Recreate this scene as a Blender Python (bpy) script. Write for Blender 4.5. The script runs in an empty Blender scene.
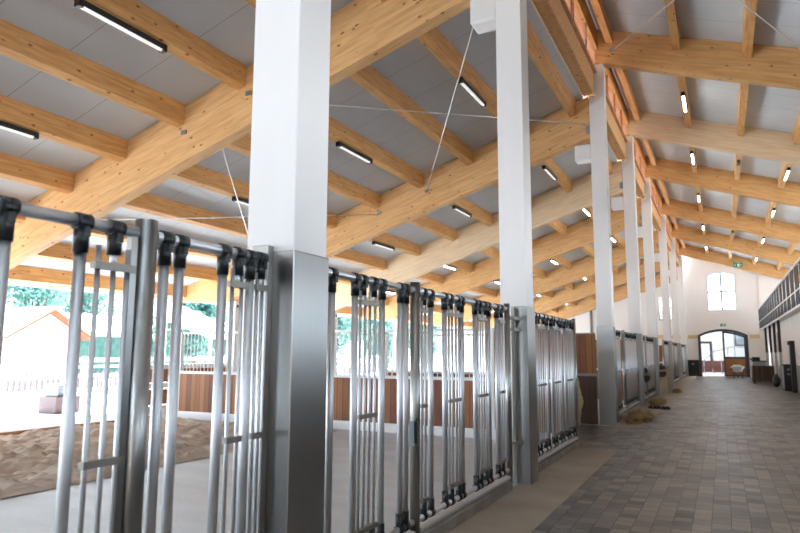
import bpy, bmesh, math, random
from mathutils import Vector, Matrix
random.seed(7)
C = bpy.context.scene.collection
sc = bpy.context.scene

# ------------------------------------------------------------------ helpers
class MB:
    """collects shapes and links them as one mesh object"""
    def __init__(s): s.bm = bmesh.new()
    def box(s, x0, x1, y0, y1, z0, z1):
        v = [s.bm.verts.new((x, y, z)) for x in (x0, x1) for y in (y0, y1) for z in (z0, z1)]
        for f in ((0,1,3,2),(4,6,7,5),(0,4,5,1),(2,3,7,6),(0,2,6,4),(1,5,7,3)):
            s.bm.faces.new([v[i] for i in f])
        return s
    def prism(s, pts, axis, a, b):
        """polygon pts (2-D) extruded along axis from a to b; pts are the two other axes in order"""
        def P(p, t):
            if axis == 'y': return (p[0], t, p[1])
            if axis == 'x': return (t, p[0], p[1])
            return (p[0], p[1], t)
        A = [s.bm.verts.new(P(p, a)) for p in pts]; B = [s.bm.verts.new(P(p, b)) for p in pts]
        s.bm.faces.new(A); s.bm.faces.new(B[::-1])
        n = len(pts)
        for i in range(n): s.bm.faces.new([A[i], B[i], B[(i+1) % n], A[(i+1) % n]][::-1])
        return s
    def tube(s, p, q, r, n=14, r2=None, cap=True):
        p, q = Vector(p), Vector(q); r2 = r if r2 is None else r2
        d = (q-p).normalized()
        u = d.orthogonal().normalized(); w = d.cross(u)
        A = []; B = []
        for i in range(n):
            t = 2*math.pi*i/n; o = u*math.cos(t)+w*math.sin(t)
            A.append(s.bm.verts.new(p+o*r)); B.append(s.bm.verts.new(q+o*r2))
        for i in range(n):
            f = s.bm.faces.new([A[i], A[(i+1) % n], B[(i+1) % n], B[i]]); f.smooth = True
        if cap: s.bm.faces.new(A[::-1]); s.bm.faces.new(B)
        return s
    def path(s, pts, r, n=8):
        for a, b in zip(pts, pts[1:]): s.tube(a, b, r, n)
        return s
    def ball(s, c, r, sx=1, sy=1, sz=1, sub=2):
        m = Matrix.Translation(c) @ Matrix.Diagonal((sx*r, sy*r, sz*r, 1))
        res = bmesh.ops.create_icosphere(s.bm, subdivisions=sub, radius=1, matrix=m)
        for v in res['verts']:
            for f in v.link_faces: f.smooth = True
        return s
    def quad(s, pts):
        s.bm.faces.new([s.bm.verts.new(p) for p in pts]); return s
    def holes(s, outer, inners, axis, a, b):
        """polygon with holes, extruded"""
        bm = bmesh.new()
        def P(p, t): return (p[0], t, p[1]) if axis == 'y' else (t, p[0], p[1])
        es = []
        for loop in [outer]+inners:
            vs = [bm.verts.new(P(p, a)) for p in loop]
            es += [bm.edges.new((vs[i], vs[(i+1) % len(vs)])) for i in range(len(vs))]
        bmesh.ops.triangle_fill(bm, use_beauty=True, use_dissolve=False, edges=es)
        g = bm.faces[:]
        ex = bmesh.ops.extrude_face_region(bm, geom=g)
        vec = (0, b-a, 0) if axis == 'y' else (b-a, 0, 0)
        bmesh.ops.translate(bm, vec=vec, verts=[e for e in ex['geom'] if isinstance(e, bmesh.types.BMVert)])
        bmesh.ops.recalc_face_normals(bm, faces=bm.faces)
        me = bpy.data.meshes.new('tmp'); bm.to_mesh(me); bm.free(); s.bm.from_mesh(me); bpy.data.meshes.remove(me)
        return s
    def build(s, name, mat, parent=None, bevel=0, recalc=True):
        if recalc: bmesh.ops.recalc_face_normals(s.bm, faces=s.bm.faces)
        me = bpy.data.meshes.new(name)
        off = Vector((0, 0, 0))
        if parent is None and s.bm.verts:
            xs = [v.co for v in s.bm.verts]
            off = Vector(((min(v.x for v in xs)+max(v.x for v in xs))/2, (min(v.y for v in xs)+max(v.y for v in xs))/2, min(v.z for v in xs)))
        elif parent is not None:
            p = parent
            while p is not None: off += Vector(p.location); p = p.parent
        bmesh.ops.translate(s.bm, vec=-off, verts=s.bm.verts)
        s.bm.to_mesh(me); s.bm.free()
        me.materials.append(mat)
        o = bpy.data.objects.new(name, me); C.objects.link(o)
        o.parent = parent
        if parent is None: o.location = off
        if bevel:
            m = o.modifiers.new('bevel', 'BEVEL'); m.width = bevel; m.segments = 2; m.limit_method = 'ANGLE'
        return o

def tag(o, label=None, cat=None, group=None, kind=None):
    if label: o['label'] = label
    if cat: o['category'] = cat
    if group: o['group'] = group
    if kind: o['kind'] = kind
    return o
def thing(name, label, cat, loc, group=None):
    o = bpy.data.objects.new(name, None); C.objects.link(o); o.location = loc; o.empty_display_size = .2
    return tag(o, label, cat, group)
def dup(root, dloc, label, group=None):
    r = root.copy(); C.objects.link(r); r.location = Vector(root.location)+Vector(dloc); r['label'] = label
    if group: r['group'] = group
    for ch in list(root.children):
        c = ch.copy(); C.objects.link(c); c.parent = r
        for g in list(ch.children):
            d = g.copy(); C.objects.link(d); d.parent = c
    return r

# ------------------------------------------------------------------ materials
def lin(h):
    h = h.lstrip('#'); c = [int(h[i:i+2], 16)/255 for i in (0, 2, 4)]
    return tuple(((x/12.92) if x <= .04045 else ((x+.055)/1.055)**2.4) for x in c)+(1,)
def mat(name, col, rough=.6, metal=0, spec=.5):
    m = bpy.data.materials.new(name); m.use_nodes = True
    b = m.node_tree.nodes['Principled BSDF']
    b.inputs['Base Color'].default_value = lin(col) if isinstance(col, str) else col
    b.inputs['Roughness'].default_value = rough; b.inputs['Metallic'].default_value = metal
    b.inputs['Specular IOR Level'].default_value = spec
    return m
class NT:
    def __init__(s, m): s.m = m; s.t = m.node_tree; s.b = s.t.nodes['Principled BSDF']
    def n(s, t, **k):
        x = s.t.nodes.new(t)
        for a, v in k.items():
            if a.startswith('i_'): x.inputs[a[2:].replace('_', ' ')].default_value = v
            else: setattr(x, a, v)
        return x
    def l(s, a, b): s.t.links.new(a, b)
    def coords(s, scale=(1,1,1), rot=(0,0,0), kind='Object'):
        c = s.n('ShaderNodeTexCoord'); mp = s.n('ShaderNodeMapping')
        mp.inputs['Scale'].default_value = scale; mp.inputs['Rotation'].default_value = rot
        s.l(c.outputs[kind], mp.inputs['Vector']); return mp.outputs['Vector']
    def world(s, scale=(1,1,1), rot=(0,0,0)):
        c = s.n('ShaderNodeNewGeometry'); mp = s.n('ShaderNodeMapping')
        mp.inputs['Scale'].default_value = scale; mp.inputs['Rotation'].default_value = rot
        s.l(c.outputs['Position'], mp.inputs['Vector']); return mp.outputs['Vector']
    def ramp(s, src, stops, interp='LINEAR'):
        r = s.n('ShaderNodeValToRGB'); r.color_ramp.interpolation = interp
        e = r.color_ramp.elements
        while len(e) < len(stops): e.new(.5)
        for x, (p, c) in zip(e, stops): x.position = p; x.color = lin(c) if isinstance(c, str) else (c, c, c, 1)
        s.l(src, r.inputs['Fac']); return r.outputs['Color']
    def mix(s, a, b, f=.5, mode='MIX'):
        x = s.n('ShaderNodeMix', data_type='RGBA', blend_type=mode)
        for sock, v in ((x.inputs[0], f), (x.inputs[6], a), (x.inputs[7], b)):
            if hasattr(v, 'is_output'): s.l(v, sock)
            elif isinstance(v, str): sock.default_value = lin(v)
            else: sock.default_value = v
        return x.outputs[2]
    def bump(s, src, strength=.3, dist=.01):
        b = s.n('ShaderNodeBump'); b.inputs['Strength'].default_value = strength; b.inputs['Distance'].default_value = dist
        s.l(src, b.inputs['Height']); s.l(b.outputs['Normal'], s.b.inputs['Normal'])

def wood(name, light, dark, along='x', tilt=0., lam=.045, knots=True):
    m = mat(name, light, .62); t = NT(m)
    rot = (0, -tilt, 0)
    sc_ = {'x': (1.2, 14, 14), 'y': (14, 1.2, 14), 'z': (14, 14, 1.2)}[along]
    base = t.world((1,1,1), (0, tilt, 0))
    mp = t.n('ShaderNodeMapping'); mp.inputs['Scale'].default_value = sc_; t.l(base, mp.inputs['Vector'])
    nz = t.n('ShaderNodeTexNoise'); nz.inputs['Scale'].default_value = 1.6; nz.inputs['Detail'].default_value = 4; t.l(mp.outputs[0], nz.inputs['Vector'])
    col = t.ramp(nz.outputs['Fac'], [(.3, dark), (.62, light)])
    # lamellas: each layer a slightly different tone
    if lam:
        mp2 = t.n('ShaderNodeMapping')
        mp2.inputs['Scale'].default_value = {'x': (.45, 0, 1/lam), 'y': (0, .5, 1/lam), 'z': (1/lam, 0, .4)}[along]
        t.l(base, mp2.inputs['Vector'])
        wn = t.n('ShaderNodeTexWhiteNoise', noise_dimensions='3D'); fl = t.n('ShaderNodeVectorMath', operation='FLOOR')
        t.l(mp2.outputs[0], fl.inputs[0]); t.l(fl.outputs[0], wn.inputs['Vector'])
        col = t.mix(col, t.ramp(wn.outputs['Value'], [(0, .80), (1, 1.0)]), .55, 'MULTIPLY')
    if knots:
        mp3 = t.n('ShaderNodeMapping')
        mp3.inputs['Scale'].default_value = {'x': (3.4, 5, 6.5), 'y': (5, 3.4, 6.5), 'z': (5, 5, 3)}[along]
        t.l(base, mp3.inputs['Vector'])
        vo = t.n('ShaderNodeTexVoronoi'); vo.inputs['Scale'].default_value = 1.0; t.l(mp3.outputs[0], vo.inputs['Vector'])
        k = t.ramp(vo.outputs['Distance'], [(.06, 1.), (.16, 0.)])
        col = t.mix(col, '#7a4a24', k)
    t.l(col, t.b.inputs['Base Color'])
    return m
TS = math.atan(.325)
M = {}
M['glulam_side'] = wood('glulam side', '#dfb27c', '#cb9a60', 'x', TS)
M['glulam_nave'] = wood('glulam nave', '#d9aa70', '#c39258', 'x', -TS)
M['glulam_pale_s'] = wood('glulam pale side', '#ead2b0', '#dec19a', 'x', TS, knots=False)
M['glulam_pale_n'] = wood('glulam pale nave', '#e4ccab', '#d6bb94', 'x', -TS, knots=False)
M['purlin'] = wood('purlin wood', '#dba76b', '#c38e50', 'y')
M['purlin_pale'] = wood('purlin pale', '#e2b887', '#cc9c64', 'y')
M['batten'] = wood('batten wood', '#c99a78', '#ad7a5a', 'y', lam=0, knots=False)
M['band'] = wood('band wood', '#dcc29a', '#caa877', 'x', lam=0, knots=False)

m = mat('column white', '#ebe7e4', .45); t = NT(m)
nz = t.n('ShaderNodeTexNoise'); nz.inputs['Scale'].default_value = 2.; t.l(t.world((1,1,.3)), nz.inputs['Vector'])
t.l(t.ramp(nz.outputs['Fac'], [(.3, '#dddbda'), (.7, '#e4e2e1')]), t.b.inputs['Base Color']); M['white'] = m

m = mat('brushed steel', '#b9b9b6', .3, 1.); t = NT(m)
nz = t.n('ShaderNodeTexNoise'); nz.inputs['Scale'].default_value = 1.; nz.inputs['Detail'].default_value = 3; t.l(t.world((90,90,.6)), nz.inputs['Vector'])
t.l(t.ramp(nz.outputs['Fac'], [(.2, .29), (.8, .31)]), t.b.inputs['Roughness'])
t.l(t.ramp(nz.outputs['Fac'], [(.2, '#9d9d9b'), (.8, '#a3a3a1')]), t.b.inputs['Base Color']); M['steel'] = m
m = mat('galvanised tube', '#c4c6cb', .33, 1.); t = NT(m)
nz = t.n('ShaderNodeTexNoise'); nz.inputs['Scale'].default_value = 6.; t.l(t.world((1,1,.3)), nz.inputs['Vector'])
t.l(t.ramp(nz.outputs['Fac'], [(.3, .42), (.7, .50)]), t.b.inputs['Roughness'])
t.l(t.ramp(nz.outputs['Fac'], [(.3, '#d0d3d8'), (.7, '#dadce0')]), t.b.inputs['Base Color']); M['tube'] = m
M['dull'] = mat('dull steel strap', '#94908a', .5, .9)
M['black'] = mat('black clamp', '#101418', .38)
M['blackmetal'] = mat('black metal', '#17191c', .45)
M['bracket'] = mat('grey bracket', '#8f979c', .45, .8)
M['dark'] = mat('dark plate', '#3a3b3c', .5, .6)
M['wire'] = mat('wire rope', '#d9d9d9', .4, .9)

# pavers
m = mat('pavers', '#7d766f', .55); t = NT(m)
v0 = t.world((1,1,1), (0,0,math.pi/2))
nd = t.n('ShaderNodeTexNoise'); nd.inputs['Scale'].default_value = .9; t.l(v0, nd.inputs['Vector'])
vm = t.n('ShaderNodeVectorMath', operation='MULTIPLY_ADD'); vm.inputs[1].default_value = (.02,.02,0); t.l(nd.outputs['Color'], vm.inputs[0]); t.l(v0, vm.inputs[2]); v = vm.outputs[0]
br = t.n('ShaderNodeTexBrick'); br.offset = .42; br.squash = .72; br.squash_frequency = 3; br.inputs['Scale'].default_value = 1.
br.inputs['Brick Width'].default_value = .22; br.inputs['Row Height'].default_value = .165; br.inputs['Mortar Size'].default_value = .005
br.inputs['Mortar Smooth'].default_value = .3; br.inputs['Bias'].default_value = 0
br.inputs['Color1'].default_value = (0,0,0,1); br.inputs['Color2'].default_value = (1,1,1,1); br.inputs['Mortar'].default_value = (.5,.5,.5,1)
t.l(v, br.inputs['Vector'])
c1 = t.ramp(br.outputs['Color'], [(0, '#45454a'), (.35, '#66635f'), (.7, '#77726c'), (1, '#8c8276')])
nz = t.n('ShaderNodeTexNoise'); nz.inputs['Scale'].default_value = 1.3; nz.inputs['Detail'].default_value = 5; t.l(t.world(), nz.inputs['Vector'])
c2 = t.mix(c1, t.ramp(nz.outputs['Fac'], [(.3, .72), (.7, 1.)]), .8, 'MULTIPLY')
nf = t.n('ShaderNodeTexNoise'); nf.inputs['Scale'].default_value = 45.; t.l(t.world(), nf.inputs['Vector'])
c2 = t.mix(c2, t.ramp(nf.outputs['Fac'], [(.3, .8), (.7, 1.)]), .6, 'MULTIPLY')
c3 = t.mix(c2, '#25221f', br.outputs['Fac'])
t.l(c3, t.b.inputs['Base Color'])
hm = t.mix(nf.outputs['Fac'], (0,0,0,1), br.outputs['Fac']); t.bump(hm, .5, .006)
t.l(t.ramp(nz.outputs['Fac'], [(.3, .30), (.7, .46)]), t.b.inputs['Roughness']); M['paver'] = m

def mottled(name, a, b, s=3., rough=.7, bump=.1, fine=60., stretch=(1,1,1)):
    m = mat(name, a, rough); t = NT(m)
    nz = t.n('ShaderNodeTexNoise'); nz.inputs['Scale'].default_value = s; nz.inputs['Detail'].default_value = 6; t.l(t.world(stretch), nz.inputs['Vector'])
    nf = t.n('ShaderNodeTexNoise'); nf.inputs['Scale'].default_value = fine; nf.inputs['Detail'].default_value = 3; t.l(t.world(), nf.inputs['Vector'])
    c = t.ramp(nz.outputs['Fac'], [(.3, a), (.7, b)])
    c = t.mix(c, t.ramp(nf.outputs['Fac'], [(.3, .85), (.7, 1.)]), .7, 'MULTIPLY')
    t.l(c, t.b.inputs['Base Color'])
    if bump: t.bump(nf.outputs['Fac'], bump*3, .004)
    return m
M['mat'] = mottled('tan concrete walkway strip', '#968a7c', '#ada090', 1.2, .8)
M['concrete'] = mottled('stall concrete', '#c6ced5', '#d9e1e8', .8, .45, .04, 25, (1,3,1))
M['kerb'] = mottled('kerb', '#7d756b', '#98908a', 4, .8)
M['sand'] = mottled('sand', '#bcae9f', '#dccfc2', 2.2, .95, .3, 50)
M['gravel'] = mottled('outdoor paving', '#c6c9cc', '#dbdee0', .7, .9, .05)
M['plaster'] = mottled('white plaster', '#ebe5e1', '#f2ede9', .6, .8, .02, 30)
M['plaster_out'] = mottled('white render outdoors', '#e4e2e0', '#eceae8', .6, .8, .02, 30)
M['hay'] = mottled('hay', '#7d6c4a', '#a08d64', 9, .95, .3, 40)
M['bale'] = mottled('hessian', '#a99c7c', '#c2b593', 6, .95, .3, 40)

# roof panel with faint seams parallel to the rafters
def deck(name, a, b, pitch):
    m = mat(name, a, .55); t = NT(m)
    v = t.world()
    sp = t.n('ShaderNodeSeparateXYZ'); t.l(v, sp.inputs[0])
    def stripes(sock, period, width):
        d = t.n('ShaderNodeMath', operation='DIVIDE'); d.inputs[1].default_value = period; t.l(sock, d.inputs[0])
        f = t.n('ShaderNodeMath', operation='FRACT'); t.l(d.outputs[0], f.inputs[0])
        g = t.n('ShaderNodeMath', operation='LESS_THAN'); g.inputs[1].default_value = width; t.l(f.outputs[0], g.inputs[0]); return g.outputs[0]
    s1 = stripes(sp.outputs['Y'], pitch, .012); s2 = stripes(sp.outputs['Y'], .06, .25)
    nz = t.n('ShaderNodeTexNoise'); nz.inputs['Scale'].default_value = .8; t.l(v, nz.inputs['Vector'])
    c = t.ramp(nz.outputs['Fac'], [(.3, a), (.7, b)])
    c = t.mix(c, (.75,.75,.75,1), .0)
    mm = t.n('ShaderNodeMath', operation='MULTIPLY'); mm.inputs[1].default_value = .07; t.l(s2, mm.inputs[0])
    c = t.mix(c, '#6d6b68', mm.outputs[0]); 
    m2 = t.n('ShaderNodeMath', operation='MULTIPLY'); m2.inputs[1].default_value = .55; t.l(s1, m2.inputs[0])
    c = t.mix(c, '#5b5956', m2.outputs[0])
    t.l(c, t.b.inputs['Base Color']); return m
M['deck_s'] = deck('side roof panel', '#c0c5ca', '#c8cdd2', 1.15)
M['deck_n'] = deck('nave roof panel', '#ccd3d9', '#d4dbe0', .95)

# planks (vertical boards of varied tone)
def planks(name, cols, w=.14, axis='X'):
    m = mat(name, cols[0], .6); t = NT(m); v = t.world()
    sp = t.n('ShaderNodeSeparateXYZ'); t.l(v, sp.inputs[0])
    d = t.n('ShaderNodeMath', operation='DIVIDE'); d.inputs[1].default_value = w; t.l(sp.outputs[axis], d.inputs[0])
    fl = t.n('ShaderNodeMath', operation='FLOOR'); t.l(d.outputs[0], fl.inputs[0])
    wn = t.n('ShaderNodeTexWhiteNoise', noise_dimensions='1D'); t.l(fl.outputs[0], wn.inputs['W'])
    n = len(cols); c = t.ramp(wn.outputs['Value'], [(i/(n-1) if n > 1 else 0, x) for i, x in enumerate(cols)])
    nz = t.n('ShaderNodeTexNoise'); nz.inputs['Scale'].default_value = 4; nz.inputs['Detail'].default_value = 4; t.l(t.world((6,6,.8)), nz.inputs['Vector'])
    c = t.mix(c, t.ramp(nz.outputs['Fac'], [(.3, .7), (.7, 1.)]), .6, 'MULTIPLY')
    fr = t.n('ShaderNodeMath', operation='FRACT'); t.l(d.outputs[0], fr.inputs[0])
    g = t.n('ShaderNodeMath', operation='LESS_THAN'); g.inputs[1].default_value = .06; t.l(fr.outputs[0], g.inputs[0])
    c = t.mix(c, '#2a1a10', g.outputs[0]); t.l(c, t.b.inputs['Base Color']); return m
M['boards'] = planks('hardwood boards', ['#8a5a38', '#a9703f', '#7b4a38', '#b98352'])
M['boards_y'] = planks('hardwood boards along wall', ['#a5683c', '#b9733d', '#96573a'], .14, 'Y')
M['crate_wood'] = planks('dark crate boards', ['#4a382c', '#5a463a', '#3b2c24'], .11)
M['door_wood'] = mottled('oak door panel', '#8a5a30', '#a06a3a', 5, .55, .02, 40)
M['post_white'] = mat('white painted steel', '#e9eaeb', .4)
M['frame_dark'] = mat('anthracite frame', '#3c4046', .45)
M['frame_grey'] = mat('grey mullion', '#5c6478', .5)
M['navy'] = mat('dark blue railing panel', '#141b28', .6)
M['green'] = mat('exit sign green', '#168a6a', .5)
M['signwhite'] = mat('sign white', '#e8f4f0', .5)
M['roofwhite'] = mat('pale roof sheet', '#dddcde', .6)
M['fascia'] = wood('orange fascia', '#8a4520', '#7c3c1a', 'y', lam=0, knots=False)
M['hedge'] = mottled('dull green boards', '#3f6660', '#5c8078', 3, .9)
M['slatgrey'] = mat('grey brown slats', '#6d5f60', .8)
M['redwood'] = mat('red brown boards', '#5a2f2a', .6)
M['greybox'] = mat('grey plastic', '#8d9aa0', .5)
M['greenbox'] = mat('pale green plastic', '#a4c8b4', .5)
M['whitecloth'] = mat('white plastic tub', '#e9eae8', .45)
M['panel_grey'] = mat('grey base panel', '#8a8a8c', .6)  # plain grey of the wall base panel and the downpipe
m = bpy.data.materials.new('window glass'); m.use_nodes = True; nt = m.node_tree; nt.nodes.clear()
o_ = nt.nodes.new('ShaderNodeOutputMaterial'); mx = nt.nodes.new('ShaderNodeMixShader'); tr = nt.nodes.new('ShaderNodeBsdfTransparent'); gl = nt.nodes.new('ShaderNodeBsdfGlossy')
tr.inputs[0].default_value = (.93,.95,.97,1); gl.inputs['Roughness'].default_value = .05; mx.inputs[0].default_value = .06
nt.links.new(tr.outputs[0], mx.inputs[1]); nt.links.new(gl.outputs[0], mx.inputs[2]); nt.links.new(mx.outputs[0], o_.inputs[0]); M['glass'] = m
def emit(name, col, s):
    m = mat(name, col, .4); b = m.node_tree.nodes['Principled BSDF']
    b.inputs['Emission Color'].default_value = lin(col); b.inputs['Emission Strength'].default_value = s; return m
M['lit'] = emit('lit diffuser', '#fff8ee', 9)
M['diff'] = emit('dim diffuser', '#f0f0ee', .12)

# ------------------------------------------------------------------ measures
W0, W1 = -2.526, -2.181           # column line, side and aisle face
CY = [3.02, 8.0, 15.2, 20.93, 26.4, 34.0, 41.2, 49.0]
CN = ['nearest', 'second', 'third', 'fourth', 'fifth', 'sixth', 'seventh', 'eighth']
YE = 50.0
def zs(x): return 6.654+.325*(x+2.53)      # underside of the side rafters
def zn(x): return 8.427-.33*(x+2.18)       # underside of the nave rafters
DS, DN = 1.05, .85
# ------------------------------------------------------------------ floor and ground
tag(MB().box(-300, 300, -150, 300, -.3, -.16).build('ground', M['gravel']), kind='structure')
tag(MB().box(-1.62, 7.6, -6.5, 50.6, -.16, 0).box(-2.33, -1.62, 11.27, 15.0, -.16, 0).box(-2.33, -1.62, 27.3, 31., -.16, 0).box(-6.9, -2.33, 11.75, 15.1, -.16, 0).build('floor', M['paver']), kind='structure')
tag(MB().box(-7.05, -2.33, -6.5, 11.75, -.16, 0).box(-13.0, -2.33, 15.1, 50, -.16, 0).box(-13., -6.9, 11.75, 15.1, -.16, 0).build('floor_stalls', M['concrete']), kind='structure')
for i, (a, b) in enumerate(((-6.5, 11.27), (15.0, 27.3), (31.0, 50.0))):
    tag(MB().box(-2.33, -1.62, a, b, -.16, .004).build('floor_strip_%d' % (i+1), M['mat']), kind='structure')
tag(MB().box(-60, -12.0, -60, 11.75, -.16, -.01).box(-60, -13.0, 11.75, 90, -.16, -.01).build('ground_paving', M['gravel']), kind='structure')
# sand bed
mb = MB(); nx, ny = 100, 300
from mathutils import noise
vs = []
for i in range(nx+1):
    for j in range(ny+1):
        x = -12.0+4.95*i/nx; y = -6+17.45*j/ny
        e = min(1, min(i, nx-i, j+3, ny-j)/3)
        p = Vector((x*1.0, y*1.0, 0))
        h = .045*noise.noise(p*1.3)+.07*noise.noise(p*4.2+Vector((5,3,1)))+.06*noise.noise(p*11)+.03*noise.noise(p*22)
        h -= .07*max(0, 1-((x+8.3)**2/.4+(y-5.6)**2/.12))
        vs.append(mb.bm.verts.new((x, y, .01+e*(.045+h*1.1))))
for i in range(nx):
    for j in range(ny):
        k = i*(ny+1)+j; f = mb.bm.faces.new((vs[k], vs[k+ny+1], vs[k+ny+2], vs[k+1])); f.smooth = True
o = mb.build('sand_bed', M['sand']); tag(o, 'bed of raked brown sand beyond the stall floor', 'sand', kind='stuff')
tag(MB().box(-12.08, -12.0, -6, 11.5, -.1, .085).build('sand_edging_board', M['batten']), 'brown timber board edging the far side of the sand', 'board')

# ------------------------------------------------------------------ roof decks
def deckmesh(x0, x1, zf, d, y0=-6.5, y1=50.0, th=.16):
    return MB().prism([(x0, zf(x0)+d), (x1, zf(x1)+d), (x1, zf(x1)+d+th), (x0, zf(x0)+d+th)], 'y', y0, y1)
tag(deckmesh(-15.5, -2.66, zs, DS).build('ceiling_side', M['deck_s']), kind='structure')
tag(deckmesh(-2.36, 7.6, zn, DN).build('ceiling_nave', M['deck_n']), kind='structure')
# eave fascia
tag(MB().box(-15.62, -15.5, -6.5, 50, 3.2, 3.72).build('trim_1', M['post_white']), kind='structure')

# ------------------------------------------------------------------ columns
colthing = []
def column(k, y):
    nm = CN[k]
    lab = ['nearest white column, wide, with brushed steel cladding at its foot', 'second white column from the camera, at the end of the sharp fence',
           'third white column, standing alone beside the passage to the stalls', 'fourth white column along the aisle, behind the first hay pile',
           'fifth white column along the aisle, before the beige sacking block', 'sixth white column along the aisle, beyond the beige block',
           'seventh white column along the aisle', 'farthest white column, against the end wall'][k]
    t_ = thing('timber_column', lab, 'column', ((W0+W1)/2, y+.17, 0), 'white columns along the aisle')
    MB().prism([(W0, 0), (W1, 0), (W1, 8.43), (-2.40, 8.43), (-2.40, 7.62), (W0, 7.62)], 'y', y, y+.345).build('shaft', M['white'], t_, .008)
    if k < 7: MB().box(-2.90, W0, y, y+.345, 6.12, 6.50).build('corbel', M['white'], t_, .03)
    e = .012
    c = MB().box(W0-e, W1+e, y-e, y+.345+e, 0.004, 2.178).build('cladding', M['steel'], t_, .006)
    MB().box(W0-.03, -2.41, y+.1, y+.25, 7.62, 7.74).box(W0-.13, W0, y+.11, y+.24, 7.45, 7.62).build('bearing_bracket', M['dark'], t_)
    MB().box(-2.41, -2.37, y, y+.30, 8.40, 9.25).build('end_plate', M['dark'], t_)
for k, y in enumerate(CY): column(k, y)

# ------------------------------------------------------------------ rafters
sn = ['in front of the nearest column', 'crossing above the fence at upper left, second', 'third, landing on the third column', 'fourth, paler wood', 'fifth', 'sixth', 'seventh', 'farthest']
for k, y in enumerate(CY):
    pale = k == 3
    p = [(W0, zs(W0)), (W0, zs(W0)+DS-.002), (-15.45, zs(-15.45)+DS-.002), (-15.45, 3.1), (-13.7, 3.06)]
    p = [(W0-.005, zs(W0))] + [(W0-.005, zs(W0)+DS-.03)] + [(-15.45, zs(-15.45)+DS-.002), (-15.45, 3.14), (-13.9, 3.07), (-13.6, zs(-13.6))]
    yy = y if k else y
    t_ = thing('roof_beam', 'laminated timber beam of the side roof, %s from the camera%s' % (CN[k] if k else 'first', ', paler wood' if pale else ''), 'beam', ((W0-13)/2, yy+.12, 4), 'side roof beams')
    MB().prism(p, 'y', yy, yy+.24).build('timber', M['glulam_pale_s' if pale else 'glulam_side'], t_, .008)
    MB().box(-2.62, W0-.004, yy-.006, yy+.246, 6.75, 6.95).build('joint_plate', M['bracket'], t_)
    if k in (1, 2):
        b = MB()
        for bx in (-6.76, -8.16): b.box(bx-.06, bx+.06, yy-.02, yy+.001, zs(bx)+.5, zs(bx)+.57)
        b.build('cable_anchor', M['bracket'], t_)
    if k == 0: continue
    q = [(-2.37, zn(-2.37)), (7.55, zn(7.55)), (7.55, zn(7.55)+DN-.002), (-2.365, zn(-2.365)+DN-.002)]
    t_ = thing('roof_beam', 'laminated timber beam over the aisle, %s from the camera%s' % (CN[k], ', paler wood' if pale else ''), 'beam', (2.6, yy+.12, 6.5), 'beams over the aisle')
    MB().prism(q, 'y', yy, yy+.24).build('timber', M['glulam_pale_n' if pale else 'glulam_nave'], t_, .008)
    if k in (1, 2):
        b = MB()
        for bx in (-1.95, 2.3): b.box(bx-.07, bx+.07, yy-.02, yy+.001, zn(bx)+.33, zn(bx)+.40)
        b.build('cable_anchor', M['bracket'], t_)

# ------------------------------------------------------------------ purlins (each a separate timber between two beams)
spx = [-2.83, -4.12, -5.44, -6.83, -8.16, -9.54, -10.93, -12.30, -13.68, -15.05]
npx = [-1.92, -.47, .92, 2.31, 3.7, 5.1, 6.5]
ordn = ['first', 'second', 'third', 'fourth', 'fifth', 'sixth', 'seventh', 'eighth', 'ninth', 'tenth']
bays = [(-6.5, CY[0])]+[(CY[i]+.24, CY[i+1]) for i in range(7)]
bayn = ['in the bay nearest the camera', 'between the first and second beams', 'between the second and third beams', 'between the third and fourth beams', 'between the fourth and fifth beams',
        'between the fifth and sixth beams', 'between the sixth and seventh beams', 'between the seventh and last beams']
def purlin(x1, w, zf, d, off, y0, y1, name, label, mt, grp):
    x0 = x1-w
    mb = MB().prism([(x0, zf(x0)+off), (x1, zf(x1)+off), (x1, zf(x1)+d-.003), (x0, zf(x0)+d-.003)], 'y', y0+.002, y1-.002)
    o = mb.build(name, mt, None, .006); tag(o, label, 'purlin', grp); return o
for b, (y0, y1) in enumerate(bays):
    for i, x in enumerate(spx):
        if b == 0 and i < 2: pass
        purlin(x, .15, zs, DS, .69, y0, y1, 'roof_purlin', 'side roof purlin, %s from ridge, %s' % (ordn[i], bayn[b]), M['purlin'], 'side roof purlins')
    if b == 0: continue
    for i, x in enumerate(npx):
        if b == 1 and i > 4: continue
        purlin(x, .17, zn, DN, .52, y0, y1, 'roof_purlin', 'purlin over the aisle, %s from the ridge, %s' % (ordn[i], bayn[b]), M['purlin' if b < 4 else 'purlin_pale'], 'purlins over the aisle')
    # ridge beam of the side roof
    tag(MB().box(-2.64, -2.39, CY[b-1]+.345 if b > 0 else -6.5, CY[b], 7.68, 8.22).build('ridge_beam', M['glulam_side'], None, .008), 'deep timber ridge beam above the column line, %s' % bayn[b], 'beam', 'ridge beams')
    # clerestory strip: glazed frame with slats
    ya, yb = CY[b-1]+.345, CY[b]
    cl = thing('clerestory_screen', 'slatted timber light strip at the ridge, %s' % bayn[b], 'roof light', (-2.4, (ya+yb)/2, 8.2), 'slatted light strips at the ridge')
    MB().box(-2.42, -2.28, ya, yb, 8.80, 9.30).build('head_beam', M['purlin'], cl)
    MB().box(-2.44, -2.32, ya, yb, 8.222, 8.28).build('sill_beam', M['batten'], cl)
    s = MB(); n = int((yb-ya)/.12)
    for j in range(n):
        yy = ya+(j+.5)*(yb-ya)/n
        s.box(-2.40, -2.35, yy-.030, yy+.030, 8.28, 8.80)
    s.build('slats', M['batten'], cl)
    nn = max(2, int((yb-ya)/1.3))
    for j in range(1, nn): MB().box(-2.43, -2.30, ya+j*(yb-ya)/nn-.05, ya+j*(yb-ya)/nn+.05, 8.28, 8.80).build('mullion', M['batten'], cl)
    MB().box(-2.425, -2.422, ya, yb, 8.28, 8.80).build('glass', M['glass'], cl)
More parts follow.
